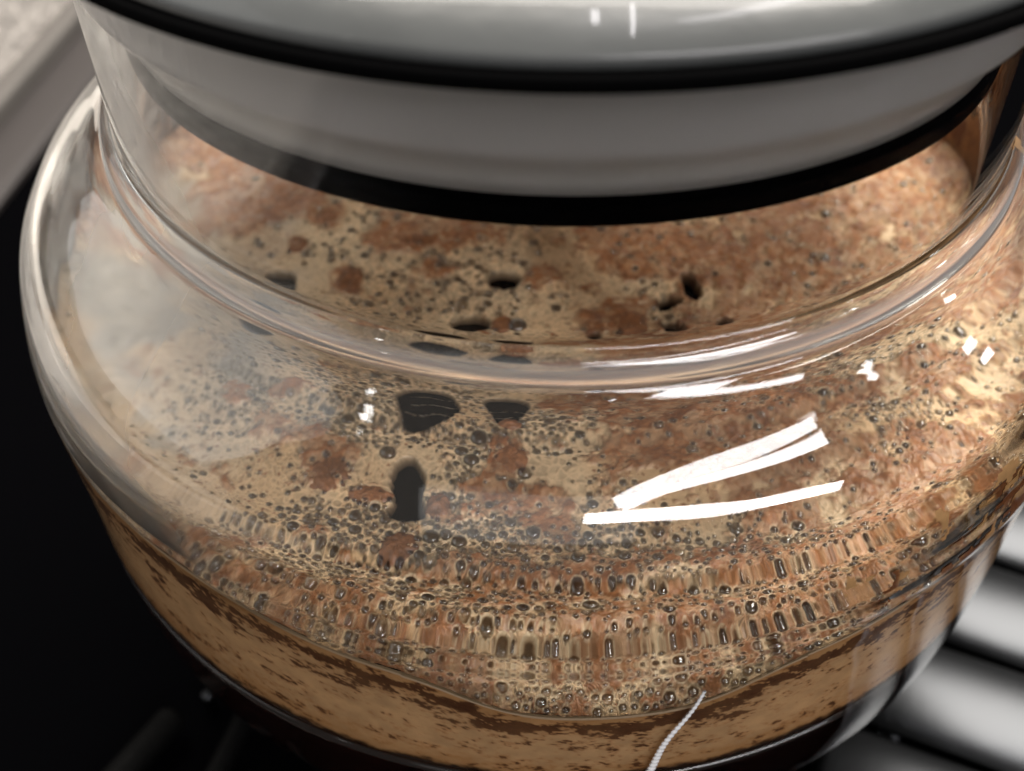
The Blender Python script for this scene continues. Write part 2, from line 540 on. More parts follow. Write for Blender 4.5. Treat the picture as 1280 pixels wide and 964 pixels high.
SURF = {False: surface(OUT, 330, True), True: surface(INN, 130, False)}
for name, hi, lo in (('neck', 9, 0.085), ('neck_ring', 0.085, 0.005), ('shoulder', 0.005, -0.45), ('body', -0.45, -9)):
    Vo, Fo, No, _ = jar_piece(name, OUT, 0, hi, lo, False, GLASS)
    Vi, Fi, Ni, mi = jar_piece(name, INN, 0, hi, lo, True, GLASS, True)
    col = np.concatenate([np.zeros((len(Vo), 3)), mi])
    if name == 'neck_ring': col[:len(Vo)] = (0.34 * np.exp(-((Vo[:, 2] - 0.040) / 0.021) ** 4))[:, None]  # the same painted haze gives the ring its pale band
    V = np.concatenate([Vo, Vi]); F = np.concatenate([Fo, Fi + len(Vo)]); N = np.concatenate([No, Ni])
    # close the lip at the top and the base at the bottom
    extra = []
    i = np.arange(SEG); i2 = (i + 1) % SEG
    no, ni = len(Vo) // SEG, len(Vi) // SEG
    if name == 'neck':
        extra.append(np.stack([i * no, i2 * no, i2 * ni + len(Vo), i * ni + len(Vo)], -1))
    if name == 'body':
        c0 = len(V)
        cen = np.array([[0, 0, -2.149], [0, 0, -2.07]])
        V = np.concatenate([V, cen]); N = np.concatenate([N, [[0, 0, -1], [0, 0, 1]]]); col = np.concatenate([col, np.zeros((2, 3))])
        e1 = np.stack([i * no + no - 1, np.full(SEG, c0), np.full(SEG, c0), i2 * no + no - 1], -1)
        # small discs as very thin quads: use a near-centre ring instead
        ring = 0.02
        Rg = np.stack([ring * np.cos(TH), ring * np.sin(TH), np.full(SEG, -2.149)], -1)
        Ri = np.stack([ring * np.cos(TH), ring * np.sin(TH), np.full(SEG, -2.07)], -1)
        c1 = len(V)
        V = np.concatenate([V, Rg, Ri]); N = np.concatenate([N, np.tile([0, 0, -1], (SEG, 1)), np.tile([0, 0, 1], (SEG, 1))])
        col = np.concatenate([col, np.zeros((2 * SEG, 3))])
        extra.append(np.stack([i * no + no - 1, c1 + i, c1 + i2, i2 * no + no - 1], -1))
        extra.append(np.stack([len(Vo) + i * ni + ni - 1, len(Vo) + i2 * ni + ni - 1, c1 + SEG + i2, c1 + SEG + i], -1))
    if extra: F = np.concatenate([F] + extra)
    o = mesh(name, V - np.array([0, 0, -2.15]), F, HAZE, jar, True, N, col)

# diagonal white glint modelled as a thin strip on the glass, front right
def on_glass(az, z, lift=0.0015):
    ro, zo = spline(OUT, 900); o_ = np.argsort(zo)
    r_ = np.interp(z, zo[o_], ro[o_]) + lift
    return np.stack([r_ * np.sin(az), -r_ * np.cos(az), z], -1)


tt = np.linspace(0, 1, 90)
zc = -0.535 - 0.38 * tt
azc = 0.238 - 0.075 * tt + 0.004 * np.sin(tt * 9)
cen = on_glass(azc, zc, 0.001)
tan_ = np.gradient(cen, axis=0); tan_ /= np.linalg.norm(tan_, axis=1)[:, None]
nrm = np.stack([np.sin(azc), -np.cos(azc), 0 * azc], -1)
bin_ = np.cross(tan_, nrm)
wid = 0.0070 * (0.5 + 0.8 * tt) * (1 + 0.25 * np.sin(tt * 160))
V = []
for q in np.linspace(0, 2 * np.pi, 8, endpoint=False):
    V.append(cen + bin_ * (wid * np.cos(q))[:, None] + nrm * (0.5 * wid * np.sin(q))[:, None])
V = np.stack(V, 1).reshape(-1, 3)
i = np.arange(89)[:, None]; j = np.arange(8)[None]; j2 = (j + 1) % 8
F = np.stack([i * 8 + j, i * 8 + j2, (i + 1) * 8 + j2, (i + 1) * 8 + j], -1).reshape(-1, 4)
GLINT = pbr('glint_white', (0.85, 0.86, 0.88), 0.25, spec=0.6, coat=0.5)
o = mesh('glint_streak', V - np.array([0, 0, -2.15]), F, GLINT, jar)
o['label'] = 'thin whitish modelled glint slanting down the front of the glass'

# ------------------------------------------------------------------ lid
lid = empty('jar_lid', (0, 0, 0.6))
tag(lid, 'grey lid with two black rubber rings plugged into the neck of the jar', 'lid')
Z = -0.6
lathe('lid_top', [(1.070, Z + 0.6345), (1.076, Z + 0.642), (1.066, Z + 0.655), (1.03, Z + 0.68), (0.97, Z + 0.71),
                  (0.85, Z + 0.75), (0.6, Z + 0.80), (0.3, Z + 0.825), (0.001, Z + 0.83)], LIDTOP, lid, 320)
lathe('rubber_ring', rounded([(0.93, Z + 0.606), (1.088, Z + 0.606), (1.088, Z + 0.634), (0.93, Z + 0.634)], 0.012), RUBBER, lid, 320, True)
lathe('plug', [(0.001, Z + 0.579), (0.945, Z + 0.578), (0.9400, Z + 0.56), (0.9395, Z + 0.44), (0.936, Z + 0.42), (0.915, Z + 0.40), (0.902, Z + 0.36), (0.896, Z + 0.332), (0.86, Z + 0.325), (0.001, Z + 0.325)], PLUG, lid, 320)
lathe('rubber_ring', rounded([(0.80, Z + 0.272), (0.902, Z + 0.272), (0.910, Z + 0.322), (0.80, Z + 0.324)], 0.016), RUBBER, lid, 320, True)

# ------------------------------------------------------------------ foam
ZF = -0.50
RF = 1.2495   # the foam wets the glass: it reaches a hair past the inner face
PATCH = [(-1.132, 0.47, 0.123, 0.149), (-0.873, 0.147, 0.142, 0.107), (-0.64, 0.135, 0.062, 0.047), (-0.518, -0.118, 0.045, 0.052), (-0.409, 0.057, 0.082, 0.059), (-0.25, 0.077, 0.075, 0.056), (-0.695, 0.013, 0.032, 0.042), (-0.781, 0.269, 0.138, 0.095), (0.145, 0.056, 0.168, 0.073), (0.308, -0.037, 0.184, 0.108), (0.159, -0.253, 0.089, 0.08), (0.062, -0.484, 0.106, 0.001), (0.215, -0.438, 0.098, 0.13), (0.49, -0.259, 0.139, 0.148), (0.369, -0.442, 0.186, 0.339), (0.641, -0.027, 0.124, 0.064), (0.718, -0.207, 0.099, 0.096), (0.923, 0.302, 0.142, 0.162), (0.919, -0.039, 0.081, 0.12), (1.139, 0.426, 0.084, 0.156), (-0.021, -0.087, 0.061, 0.037), (-0.173, -0.305, 0.024, 0.053), (0.168, -0.478, 0.232, 0.072), (-0.075, -0.73, 0.042, 0.059), (-0.139, -0.81, 0.05, 0.024), (-0.054, -0.848, 0.099, 0.053), (0.037, -0.886, 0.046, 0.052), (-0.457, -0.78, 0.059, 0.06), (-0.372, -0.833, 0.046, 0.027), (-0.201, -0.884, 0.036, 0.022), (-0.721, -0.553, 0.043, 0.027), (-0.595, -0.524, 0.044, 0.027), (-0.475, -0.947, 0.032, 0.025), (-0.337, -0.991, 0.041, 0.011), (-0.096, -1.022, 0.142, 0.006), (-0.225, -1.014, 0.064, 0.011), (0.488, -0.559, 0.059, 0.036), (0.793, -0.624, 0.046, 0.036), (0.681, -0.471, 0.073, 0.031), (0.631, -0.675, 0.042, 0.026), (0.894, -0.415, 0.078, 0.056), (0.949, -0.181, 0.132, 0.086), (1.089, -0.072, 0.07, 0.111), (0.734, -0.898, 0.081, 0.091), (0.866, -0.675, 0.072, 0.067), (0.66, -0.931, 0.086, 0.058), (0.874, -0.754, 0.052, 0.028), (0.213, -0.978, 0.044, 0.03), (0.359, -0.971, 0.057, 0.033), (0.499, -1.044, 0.094, 0.027), (0.385, -1.094, 0.136, 0.011), (0.679, -0.964, 0.08, 0.037), (-0.044, -1.144, 0.084, 0.001), (-0.388, -1.103, 0.078, 0.012), (-0.548, -1.079, 0.089, 0.018), (-0.182, -1.141, 0.052, 0.01), (0.091, -1.162, 0.073, 0.007), (0.302, -1.118, 0.09, 0.004), (-0.69, -0.996, 0.06, 0.032), (0.747, -0.919, 0.059, 0.036), (-0.298, -1.162, 0.043, 0.007), (0.57, -1.061, 0.087, 0.016)]
HOLES = {'rect': [(-0.342, -0.464), (-0.239, -0.429), (-0.212, -0.506), (-0.204, -0.585), (-0.292, -0.651), (-0.331, -0.59)],
 'tri': [(-0.151, -0.475), (-0.101, -0.45), (-0.047, -0.466), (-0.054, -0.562), (-0.089, -0.618), (-0.107, -0.619)],
 'key': [(-0.328, -0.794), (-0.316, -0.75), (-0.291, -0.742), (-0.26, -0.79), (-0.265, -0.837), (-0.247, -0.875), (-0.282, -0.888), (-0.327, -0.88), (-0.308, -0.847)],
 'ov1': [(-0.24, -0.262), (-0.193, -0.243), (-0.155, -0.255), (-0.157, -0.297), (-0.199, -0.312), (-0.236, -0.298)],
 'ov2': [(-0.161, -0.084), (-0.124, -0.072), (-0.083, -0.087), (-0.091, -0.127), (-0.121, -0.139), (-0.157, -0.121)],
 'sq': [(-0.738, -0.128), (-0.705, -0.1), (-0.662, -0.108), (-0.658, -0.205), (-0.688, -0.235), (-0.73, -0.2)],
 'br': [(0.335, -0.075), (0.354, -0.083), (0.376, -0.125), (0.364, -0.162), (0.342, -0.152), (0.334, -0.11)],
 'br2': [(0.262, -0.262), (0.295, -0.25), (0.322, -0.272), (0.318, -0.305), (0.285, -0.3)],
 'sm': [(0.093, -0.32), (0.113, -0.312), (0.121, -0.345), (0.11, -0.368), (0.096, -0.352)],
 'br3': [(0.268, -0.176), (0.300, -0.156), (0.326, -0.168), (0.312, -0.188), (0.285, -0.204), (0.266, -0.198)],
 'rd': [(0.408, -0.252), (0.43, -0.245), (0.438, -0.27), (0.421, -0.292), (0.405, -0.284)]}
HL = {
 'rect': 'largest black opening in the foam, a four-sided patch crossed by bubble threads',
 'tri': 'black three-cornered opening in the foam beside the largest four-sided opening',
 'key': 'black keyhole-shaped opening between two brown lumps, nearest the front of the foam',
 'ov1': 'wide flat black opening just behind the neck ring, below the oval one',
 'ov2': 'oval black opening farthest back in the middle of the foam',
 'sq': 'grey-black squarish opening in the foam at the left inside the neck ring',
 'br': 'upright black opening in the brown grounds at the right inside the neck',
 'br3': 'flat black opening at the lower left corner of the upright one, right inside the neck',
 'br2': 'blunt black opening nearest the ring among the cluster right of the middle',
 'sm': 'narrow upright black opening near the middle of the neck ring',
 'rd': 'smallest round black opening, farthest right inside the neck'}


def smooth_poly(p):
    p = np.array(p)
    for _ in range(3):
        q = np.roll(p, -1, 0)
        p = np.stack([0.75 * p + 0.25 * q, 0.25 * p + 0.75 * q], 1).reshape(-1, 2)
    return p


HOLES = {k: smooth_poly(np.mean(p, axis=0) + (np.array(p) - np.mean(p, axis=0)) * 1.10) for k, p in HOLES.items()}


def seg_dist(px, py, poly):
    """signed distance to a polygon, negative inside"""
    d = np.full(px.shape, 1e9); inside = np.zeros(px.shape, bool)
    n = len(poly)
    for i in range(n):
        x0, y0 = poly[i]; x1, y1 = poly[(i + 1) % n]
        ex, ey = x1 - x0, y1 - y0
        t = np.clip(((px - x0) * ex + (py - y0) * ey) / (ex * ex + ey * ey), 0, 1)
        d = np.minimum(d, np.hypot(px - x0 - t * ex, py - y0 - t * ey))
        c = ((y0 > py) != (y1 > py))
        with np.errstate(divide='ignore', invalid='ignore'):
            inside ^= c & (px < (x1 - x0) * (py - y0) / (y1 - y0) + x0)
    return np.where(inside, -d, d)


ST = 0.0030
ax = np.arange(-RF - 2 * ST, RF + 3 * ST, ST)
GX, GY = np.meshgrid(ax, ax, indexing='ij')
NG = len(ax)
RR = np.hypot(GX, GY)
# warped coordinates for natural edges
WX = GX + 0.08 * (fbm(GX, GY, 9, 1, 4) - 0.5) + 0.035 * (fbm(GX, GY, 45, 2, 3) - 0.5)
WY = GY + 0.08 * (fbm(GX, GY, 9, 3, 4) - 0.5) + 0.035 * (fbm(GX, GY, 45, 4, 3) - 0.5)
pf = np.zeros_like(GX)
for x, y, a, b in PATCH:
    pf = np.maximum(pf, 1.15 - np.sqrt(((WX - x) / a) ** 2 + ((WY - y) / b) ** 2) * 0.75)
base = fbm(WX, WY, 4.5, 5, 5, 0.55)
right = sstep(0.0, 0.8, GX)
front = sstep(-0.85, -1.1, GY)
field = pf * 0.9 + 1.7 * (base - 0.5) + 0.30 * right + 0.36 * sstep(-0.25, 0.30, GY) + 1.25 * (fbm(GX, GY, 22, 71, 4, 0.6) - 0.5) + 0.26 * sstep(-0.85, -1.0, GY) + 0.35 * sstep(-0.75, -0.95, GX) * sstep(-0.2, 0.1, GY)
BR = sstep(0.28, 0.52, field)
crumb = fbm(GX, GY, 42, 73, 4, 0.6)
BR = BR * (0.70 + 0.30 * sstep(0.40, 0.54, crumb)) + 0.55 * sstep(0.60, 0.68, crumb) * sstep(0.05, 0.30, field) * (1 - BR)                                     # brown wet grounds
lefts = sstep(-0.55, -0.75, GX) * sstep(-1.1, -0.8, GY)           # smoother, milky foam on the left
smooth_c = np.exp(-(((GX - 0.33) / 0.20) ** 2 + ((GY + 0.75) / 0.12) ** 2))

# colour of the foam before bubbles
n1 = fbm(GX, GY, 14, 6, 5); n2 = fbm(GX, GY, 90, 7, 3); n3 = fbm(GX, GY, 5, 8, 4)
def C(*v): return np.array(v)
tan = C(0.67, 0.485, 0.295)[None, None] * (0.80 + 0.40 * n1)[..., None]
tan = tan * (1 - 0.18 * sstep(0.35, 0.7, n3)[..., None] * C(0.2, 0.6, 1.0))
brn = C(0.32, 0.135, 0.054)[None, None] * (0.62 + 0.75 * n2)[..., None]
drk = C(0.17, 0.060, 0.026)[None, None] * (0.7 + 0.6 * n2)[..., None]
bb = sstep(0.5, 0.75, fbm(WX, WY, 16, 9, 4))[..., None]
brn = brn * (1 - 0.6 * bb) + drk * 0.6 * bb
fleck = sstep(0.56, 0.72, fbm(GX, GY, 38, 10, 3))[..., None]  # random paler tan flecks in the brown
brn = brn * (1 - 0.45 * fleck) + C(0.50, 0.30, 0.17) * 0.45 * fleck
speck = (fbm(GX, GY, 120, 11, 2) > 0.76)[..., None] * (n3 > 0.45)[..., None]
tan = np.where(speck, C(0.30, 0.13, 0.06), tan)
milk = (lefts * (0.35 + 0.65 * sstep(0.38, 0.62, fbm(WX, WY, 6, 81, 4))))[..., None]
tan = tan * (1 - milk) + tan.mean(-1, keepdims=True) * C(1.02, 0.88, 0.72) * 0.80 * milk
CO = tan * (1 - BR[..., None]) + brn * BR[..., None]

H = np.zeros_like(GX)
H += 0.016 * (n3 - 0.5) + 0.006 * (n1 - 0.5) + 0.0022 * (n2 - 0.5)
H += BR * (0.008 + 0.016 * (fbm(GX, GY, 26, 12, 4) - 0.5) + 0.005 * (fbm(GX, GY, 110, 13, 2) - 0.5))
# climbs the glass a little at the rim
H += 0.012 * sstep(RF - 0.10, RF, RR)

# ---- bubbles: dart throwing, biggest first
rng = random.Random(5)
cell = 0.05
gridc = {}
bub = []
Dn = Noise(91); Dn2 = Noise(92)
holes_d = np.full(GX.shape, 1.0)
for k, p in HOLES.items():
    holes_d = np.minimum(holes_d, seg_dist(GX + 0.010 * (n2 - 0.5), GY + 0.010 * (n1 - 0.5) * 2, p))


def at(A, x, y):
    i = int((x - ax[0]) / ST); j = int((y - ax[0]) / ST)
    return A[min(max(i, 0), NG - 1), min(max(j, 0), NG - 1)]


def place(r, tries, dens):
    for _ in range(tries):
        a = rng.random() * 2 * math.pi; q = math.sqrt(rng.random()) * (RF - r - 0.004)
        x, y = q * math.cos(a), q * math.sin(a)
        if y > 0.55: continue
        rr = r * (0.72 + 0.56 * rng.random())
        d = dens(x, y)
        if rng.random() > d: continue
        if at(holes_d, x, y) < rr + 0.003: continue
        ci, cj = int(x // cell), int(y // cell); ok = True
        for i in (-1, 0, 1):
            for j in (-1, 0, 1):
                for (u, v, w) in gridc.get((ci + i, cj + j), ()):
                    if (u - x) ** 2 + (v - y) ** 2 < (w + rr + 0.0012) ** 2 * 0.86: ok = False; break
                if not ok: break
            if not ok: break
        if ok:
            gridc.setdefault((ci, cj), []).append((x, y, rr)); bub.append((x, y, rr))


CL = sstep(0.40, 0.58, fbm(GX, GY, 6.5, 21, 4))                    # where bubble rafts gather


def dens(kb, kt):
    def f(x, y):
        b = at(BR, x, y); c = at(CL, x, y)
        d = c * (kb * b + kt * (1 - b)) + 0.05
        d *= 1 - 0.8 * at(lefts, x, y)
        d *= 1 - 0.95 * at(smooth_c, x, y)
        if y > -0.45: d *= 0.55 if kt > 0.6 else 0.8
        d *= 1 - 0.6 * b
        if y < -0.9: d = max(d, 0.20 if b > 0.5 else 0.38) * 1.15
        return d
    return f


place(0.019, 150, dens(0.02, 0.08))
place(0.0145, 800, dens(0.04, 0.4))
place(0.0105, 3200, dens(0.06, 1.0))
place(0.0078, 14000, dens(0.07, 1.0))
place(0.0056, 100000, dens(0.10, 1.0))
bub = np.array(bub)
FR = (1 - 0.55 * BR) * (0.45 + 0.55 * CL) * (1 - 0.9 * np.clip(smooth_c * 1.4, 0, 1)) * (1 - 0.45 * lefts)
print('bubbles', len(bub))
DARK = C(0.11, 0.092, 0.066)
rs = np.random.default_rng(3)
btone = rs.random(len(bub))
rim = C(0.86, 0.72, 0.48)
for (x, y, r), tn in zip(bub, btone):
    R2 = r * 1.35 + ST
    i0 = int((x - R2 - ax[0]) / ST); i1 = int((x + R2 - ax[0]) / ST) + 2
    j0 = int((y - R2 - ax[0]) / ST); j1 = int((y + R2 - ax[0]) / ST) + 2
    i0 = max(i0, 0); j0 = max(j0, 0)
    gx = GX[i0:i1, j0:j1]; gy = GY[i0:i1, j0:j1]
    q = np.hypot(gx - x, gy - y) / r
    dep = 0.85 * r * np.sqrt(np.clip(1 - q * q, 0, 1))
    H[i0:i1, j0:j1] += -dep + 0.14 * r * np.exp(-((q - 1.05) / 0.16) ** 2)
    depth_c = (0.25 + 0.75 * tn ** 1.6) * (0.85 if y > -0.5 else 1.0)
    if r < 0.007: depth_c *= 0.62
    elif r < 0.010: depth_c *= 0.85
    w = (1 - sstep(0.25, 0.95, q)) * depth_c * 0.85
    rw = np.exp(-((q - 1.04) / 0.15) ** 2) * 0.9
    c = CO[i0:i1, j0:j1]
    c = c * (1 - rw[..., None]) + (0.65 * rim + 0.35 * c) * rw[..., None]
    dk = DARK * (0.6 + 3.4 * rs.random() ** 1.2)
    CO[i0:i1, j0:j1] = c * (1 - w[..., None]) + dk * w[..., None]
    FR[i0:i1, j0:j1] *= sstep(0.95, 1.25, q)
# openings down to the coffee
hw = sstep(0.007, -0.004, holes_d)
H = H * (1 - hw) - 0.040 * hw
hc = (sstep(0.010, -0.001, holes_d) * 0.95)[..., None]
CO = CO * (1 - hc) + C(0.035, 0.018, 0.010) * hc

keep = RR < RF + ST * 0.9
sc = np.where(RR > RF, RF / np.maximum(RR, 1e-6), 1.0)
VX, VY = GX * sc, GY * sc
T_all = np.arctan2(GX, -GY)


def edge_drop(t):
    """the foam hangs lower on the glass round the front"""
    return -0.020 + 0.055 * (sstep(0.30, 0.75, np.abs(t - 0.1)) * sstep(2.4, 1.6, np.abs(t))) - 0.095 * np.exp(-((t - 0.10) / 0.23) ** 4) - 0.012 * np.sin(t * 5 + 1)


H += edge_drop(T_all) * sstep(RF - 0.12, RF, RR)
V = np.stack([VX, VY, ZF + H], -1).reshape(-1, 3)
idx = np.arange(NG * NG).reshape(NG, NG)
fk = keep[:-1, :-1] & keep[1:, :-1] & keep[1:, 1:] & keep[:-1, 1:]
F = np.stack([idx[:-1, :-1][fk], idx[1:, :-1][fk], idx[1:, 1:][fk], idx[:-1, 1:][fk]], -1)
used = np.unique(F); remap = np.zeros(NG * NG, int); remap[used] = np.arange(len(used))
foam = mesh('coffee_foam', V[used], remap[F], FOAM, None, True, None, np.concatenate([CO, (FR * (1 - hw))[..., None]], -1).reshape(-1, 4)[used])
tag(foam, 'tan bubbly coffee foam mottled with brown wet grounds inside the jar', 'foam', kind='stuff')

# ---- foam against the side of the glass
NT, NZ = 2200, 90
t = np.linspace(-math.pi, math.pi, NT, endpoint=False)
zt = ZF + edge_drop(t) + 0.014
zb = -0.868 + 0.010 * (fbm(t * 6, t * 0 + 3, 3, 41, 4) - 0.5)
w = np.linspace(0, 1, NZ)
TT, WW = np.meshgrid(t, w, indexing='ij')
ZZ = zt[:, None] * (1 - WW) + zb[:, None] * WW
su = TT * 1.23
slant = ZZ + 0.05 * np.sin(TT * 2.2) + 0.02 * fbm(su, ZZ, 8, 36, 3)
k1 = fbm(su * 1.0, slant * 2.1, 13, 31, 5, 0.6)
k2 = fbm(su * 1.0, slant * 1.5, 42, 32, 4, 0.6)
k3 = fbm(su, slant, 30, 33, 4)
k4 = fbm(su * 1.0, slant * 1.6, 120, 34, 3)
dz = zt[:, None] - 0.014 - ZZ
band = np.exp(-((dz - 0.034) / 0.020) ** 2) * 0.20 + np.exp(-((dz - 0.075) / 0.050) ** 2) * 0.13
kk = k1 * 0.34 + k2 * 0.42 + k4 * 0.24 + band * 0.85 - 0.012
dk = sstep(0.580, 0.635, kk) * (0.80 + 0.20 * k3)
halo = sstep(0.50, 0.60, kk) * (1 - dk)
ba = C(0.66, 0.43, 0.225)[None, None] * (0.78 + 0.44 * k3)[..., None]
amb = C(0.52, 0.24, 0.070)
low = (0.6 * sstep(0.66, 1.0, WW + 0.3 * (k2 - 0.5)))[..., None]
ba = ba * (1 - low) + amb * low
up = (0.6 * sstep(0.09, -0.01, dz))[..., None]
ba = ba * (1 - up) + amb * up
ba = ba * (1 - 0.45 * halo[..., None]) + C(0.45, 0.19, 0.06) * 0.45 * halo[..., None]
cc = ba * (1 - dk[..., None]) + C(0.085, 0.028, 0.010) * (0.5 + k4)[..., None] * dk[..., None]
cc = np.where((dz < -0.002)[..., None], np.array(tan.mean((0, 1)))[None, None], cc)
bot = sstep(0.93, 1.0, WW + 0.10 * (k2 - 0.5) + 0.05 * (k3 - 0.5))[..., None]
cc = cc * (1 - bot) + C(0.03, 0.012, 0.006) * bot
ri_, zi_ = spline(INN, 1500); oi_ = np.argsort(zi_)
RS = np.interp(ZZ, zi_[oi_], ri_[oi_]) + 0.0040
RS = np.where(dz < -0.006, RS - 0.006, RS)
V = np.stack([RS * np.sin(TT), -RS * np.cos(TT), ZZ], -1).reshape(-1, 3)
i = np.arange(NT)[:, None]; j = np.arange(NZ - 1)[None]; i2 = (i + 1) % NT
F = np.stack([i * NZ + j, i * NZ + j + 1, i2 * NZ + j + 1, i2 * NZ + j], -1).reshape(-1, 4)
side = mesh('foam_side', V, F, FOAMSIDE, foam, True, None, cc.reshape(-1, 3))
side['label'] = 'smooth tan band of foam against the glass streaked with dark brown grounds'

# ---- foam and grounds stuck to the inside of the glass above the foam
NT2, NZ2 = 1500, 150
t2 = np.linspace(-math.pi, math.pi, NT2, endpoint=False)
ri, zi = spline(INN, 1200)
z2 = np.linspace(0.30, -0.525, NZ2)
oz = np.argsort(zi)
r2_ = np.interp(z2, zi[oz], ri[oz]) + 0.003
T2, Z2 = np.meshgrid(t2, z2, indexing='ij'); R2_ = np.tile(r2_, (NT2, 1))
dg = np.degrees(T2)
m1 = fbm(T2 * 1.2, Z2 * 1.0, 11, 61, 5, 0.6); m2 = fbm(T2 * 1.2, Z2, 50, 62, 3)
lowr = sstep(-0.16, -0.47, Z2)
want = (sstep(25, 70, dg) * sstep(175, 140, dg)) * (0.46 * lowr - 0.06)
want = np.maximum(want, sstep(-70, -100, dg) * sstep(-178, -150, dg) * (0.24 * sstep(-0.30, -0.5, Z2) - 0.02))
neckw = sstep(0.26, 0.16, Z2) * sstep(-0.02, 0.03, Z2) * np.maximum(sstep(70, 95, dg) * sstep(150, 125, dg), sstep(-75, -100, dg) * sstep(-160, -130, dg))
want = np.maximum(want, 0.30 * neckw)
mm = m1 * 0.75 + m2 * 0.25 + want
on = (mm > 0.62) & (want > 0.0)
rc = C(0.52, 0.30, 0.13)[None, None] * (0.6 + 0.8 * m2)[..., None]
rk = sstep(0.5, 0.62, fbm(T2 * 1.2, Z2, 24, 63, 4))[..., None]
rc = rc * (1 - rk) + C(0.22, 0.08, 0.03) * rk
rc = rc * (1 - 0.7 * neckw[..., None]) + C(0.10, 0.04, 0.02) * 0.7 * neckw[..., None]
RR2 = R2_
V2 = np.stack([RR2 * np.sin(T2), -RR2 * np.cos(T2), Z2], -1).reshape(-1, 3)
i = np.arange(NT2)[:, None]; j = np.arange(NZ2 - 1)[None]; i2 = (i + 1) % NT2
fo = on[:, :-1] & on[:, 1:] & np.roll(on, -1, 0)[:, :-1] & np.roll(on, -1, 0)[:, 1:]
F2 = np.stack([i * NZ2 + j, i * NZ2 + j + 1, i2 * NZ2 + j + 1, i2 * NZ2 + j], -1)[fo]
u_ = np.unique(F2); rm = np.zeros(NT2 * NZ2, int); rm[u_] = np.arange(len(u_))
o = mesh('foam_residue', V2[u_], rm[F2], FOAMSIDE, foam, True, None, rc.reshape(-1, 3)[u_])
o['kind'] = 'stuff'
o['label'] = 'patches of brown foam and grounds dried on the inner glass above the foam'

# ---- clear domes over the bubbles
hi = np.argsort(-bub[:, 2])


def dome(nu, nvv):
    vs = []; fs = []
    for a_ in range(nvv + 1):
        ph = a_ / nvv * math.pi * 0.5
        for b_ in range(nu):
            th_ = 2 * math.pi * b_ / nu
            vs.append((math.cos(ph) * math.cos(th_), math.cos(ph) * math.sin(th_), math.sin(ph) * 0.62))
    for a_ in range(nvv):
        for b_ in range(nu):
            fs.append((a_ * nu + b_, a_ * nu + (b_ + 1) % nu, (a_ + 1) * nu + (b_ + 1) % nu, (a_ + 1) * nu + b_))
    return np.array(vs, float), np.array(fs, int)


DV, DF = dome(14, 5)
big = hi[:240]
bme = None
Hs = lambda x, y, r: max(at(H, x + r * 1.08, y), at(H, x - r * 1.08, y), at(H, x, y - r * 1.08)) + ZF - 0.10 * r
for n_, k in enumerate(big):
    x, y, r = bub[k]
    if bme is None:
        o = mesh('bubble', DV, DF, FILM, foam); bme = o.data
    else:
        o = bpy.data.objects.new('bubble', bme); COL.objects.link(o); o.parent = foam
    o.location = (x, y, Hs(x, y, r)); o.scale = (r * 1.0, r * 1.0, r * 1.0)
DV2, DF2 = dome(10, 3)
rest = hi[240:]
rest = rest[(bub[rest, 1] < -0.35) | (bub[rest, 2] > 0.007)][:7500]
VV = []; FF = []
for n_, k in enumerate(rest):
    x, y, r = bub[k]
    VV.append(DV2 * r + np.array([x, y, Hs(x, y, r)])); FF.append(DF2 + n_ * len(DV2))
o = mesh('small_bubbles', np.concatenate(VV), np.concatenate(FF), FILM, foam)
o['kind'] = 'stuff'

# ---- coffee seen in the openings
POOL = pbr('coffee_surface', (0.006, 0.004, 0.004), 0.12, spec=0.12)
for k, p in HOLES.items():
    c = np.mean(p, axis=0)
    pp = np.array([c + (np.array(q) - c) * 1.05 for q in p])
    n_ = len(pp)
    v = [(*(q - c), 0) for q in pp] + [(*((q - c) * 0.5), 0) for q in pp] + [(0, 0, 0)]
    tri = []
    for i in range(n_):
        j = (i + 1) % n_
        tri += [(i, j, n_ + j), (i, n_ + j, n_ + i), (n_ + i, n_ + j, 2 * n_)]
    o = mesh('coffee_pool', v, tri, POOL)
    o.location = (c[0], c[1], ZF - 0.030)
    tag(o, HL[k], 'coffee', 'black openings in the foam')

# threads of tiny bubbles lying across the two openings beside the ring
VV = []; FF = []
TH_DOME, TF_DOME = dome(8, 3)
THREAD = foam_material('bubble_thread', 0.3, 0.5)
rt = random.Random(9)
for k, rows in (('rect', 3), ('tri', 2)):
    p = HOLES[k]; x0, y0 = p.min(0); x1, y1 = p.max(0)
    for rr_ in range(rows):
        yb = y0 + (y1 - y0) * (0.30 + 0.22 * rr_ + 0.05 * rt.random())
        x = x0 + (x1 - x0) * (0.35 * rt.random())
        while x < x1:
            r = 0.0022 + 0.0030 * rt.random()
            y = yb + 0.006 * math.sin(x * 70 + rr_) + 0.003 * (rt.random() - 0.5)
            if at(holes_d, x, y) < -0.004 and rt.random() < 0.85:
                VV.append(TH_DOME * r + np.array([x, y, ZF - 0.029])); FF.append(TF_DOME + (len(VV) - 1) * len(TH_DOME))
            x += r * 1.7
if VV:
    Vt = np.concatenate(VV)
    o = mesh('bubble_thread', Vt, np.concatenate(FF), THREAD, foam, True, None, np.tile([0.20, 0.16, 0.11], (len(Vt), 1)))
    o['kind'] = 'stuff'

# ---- lumps of wet grounds riding on the foam
GR = foam_material('wet_grounds', 0.42, 0.5, grain=95, gstr=0.6)


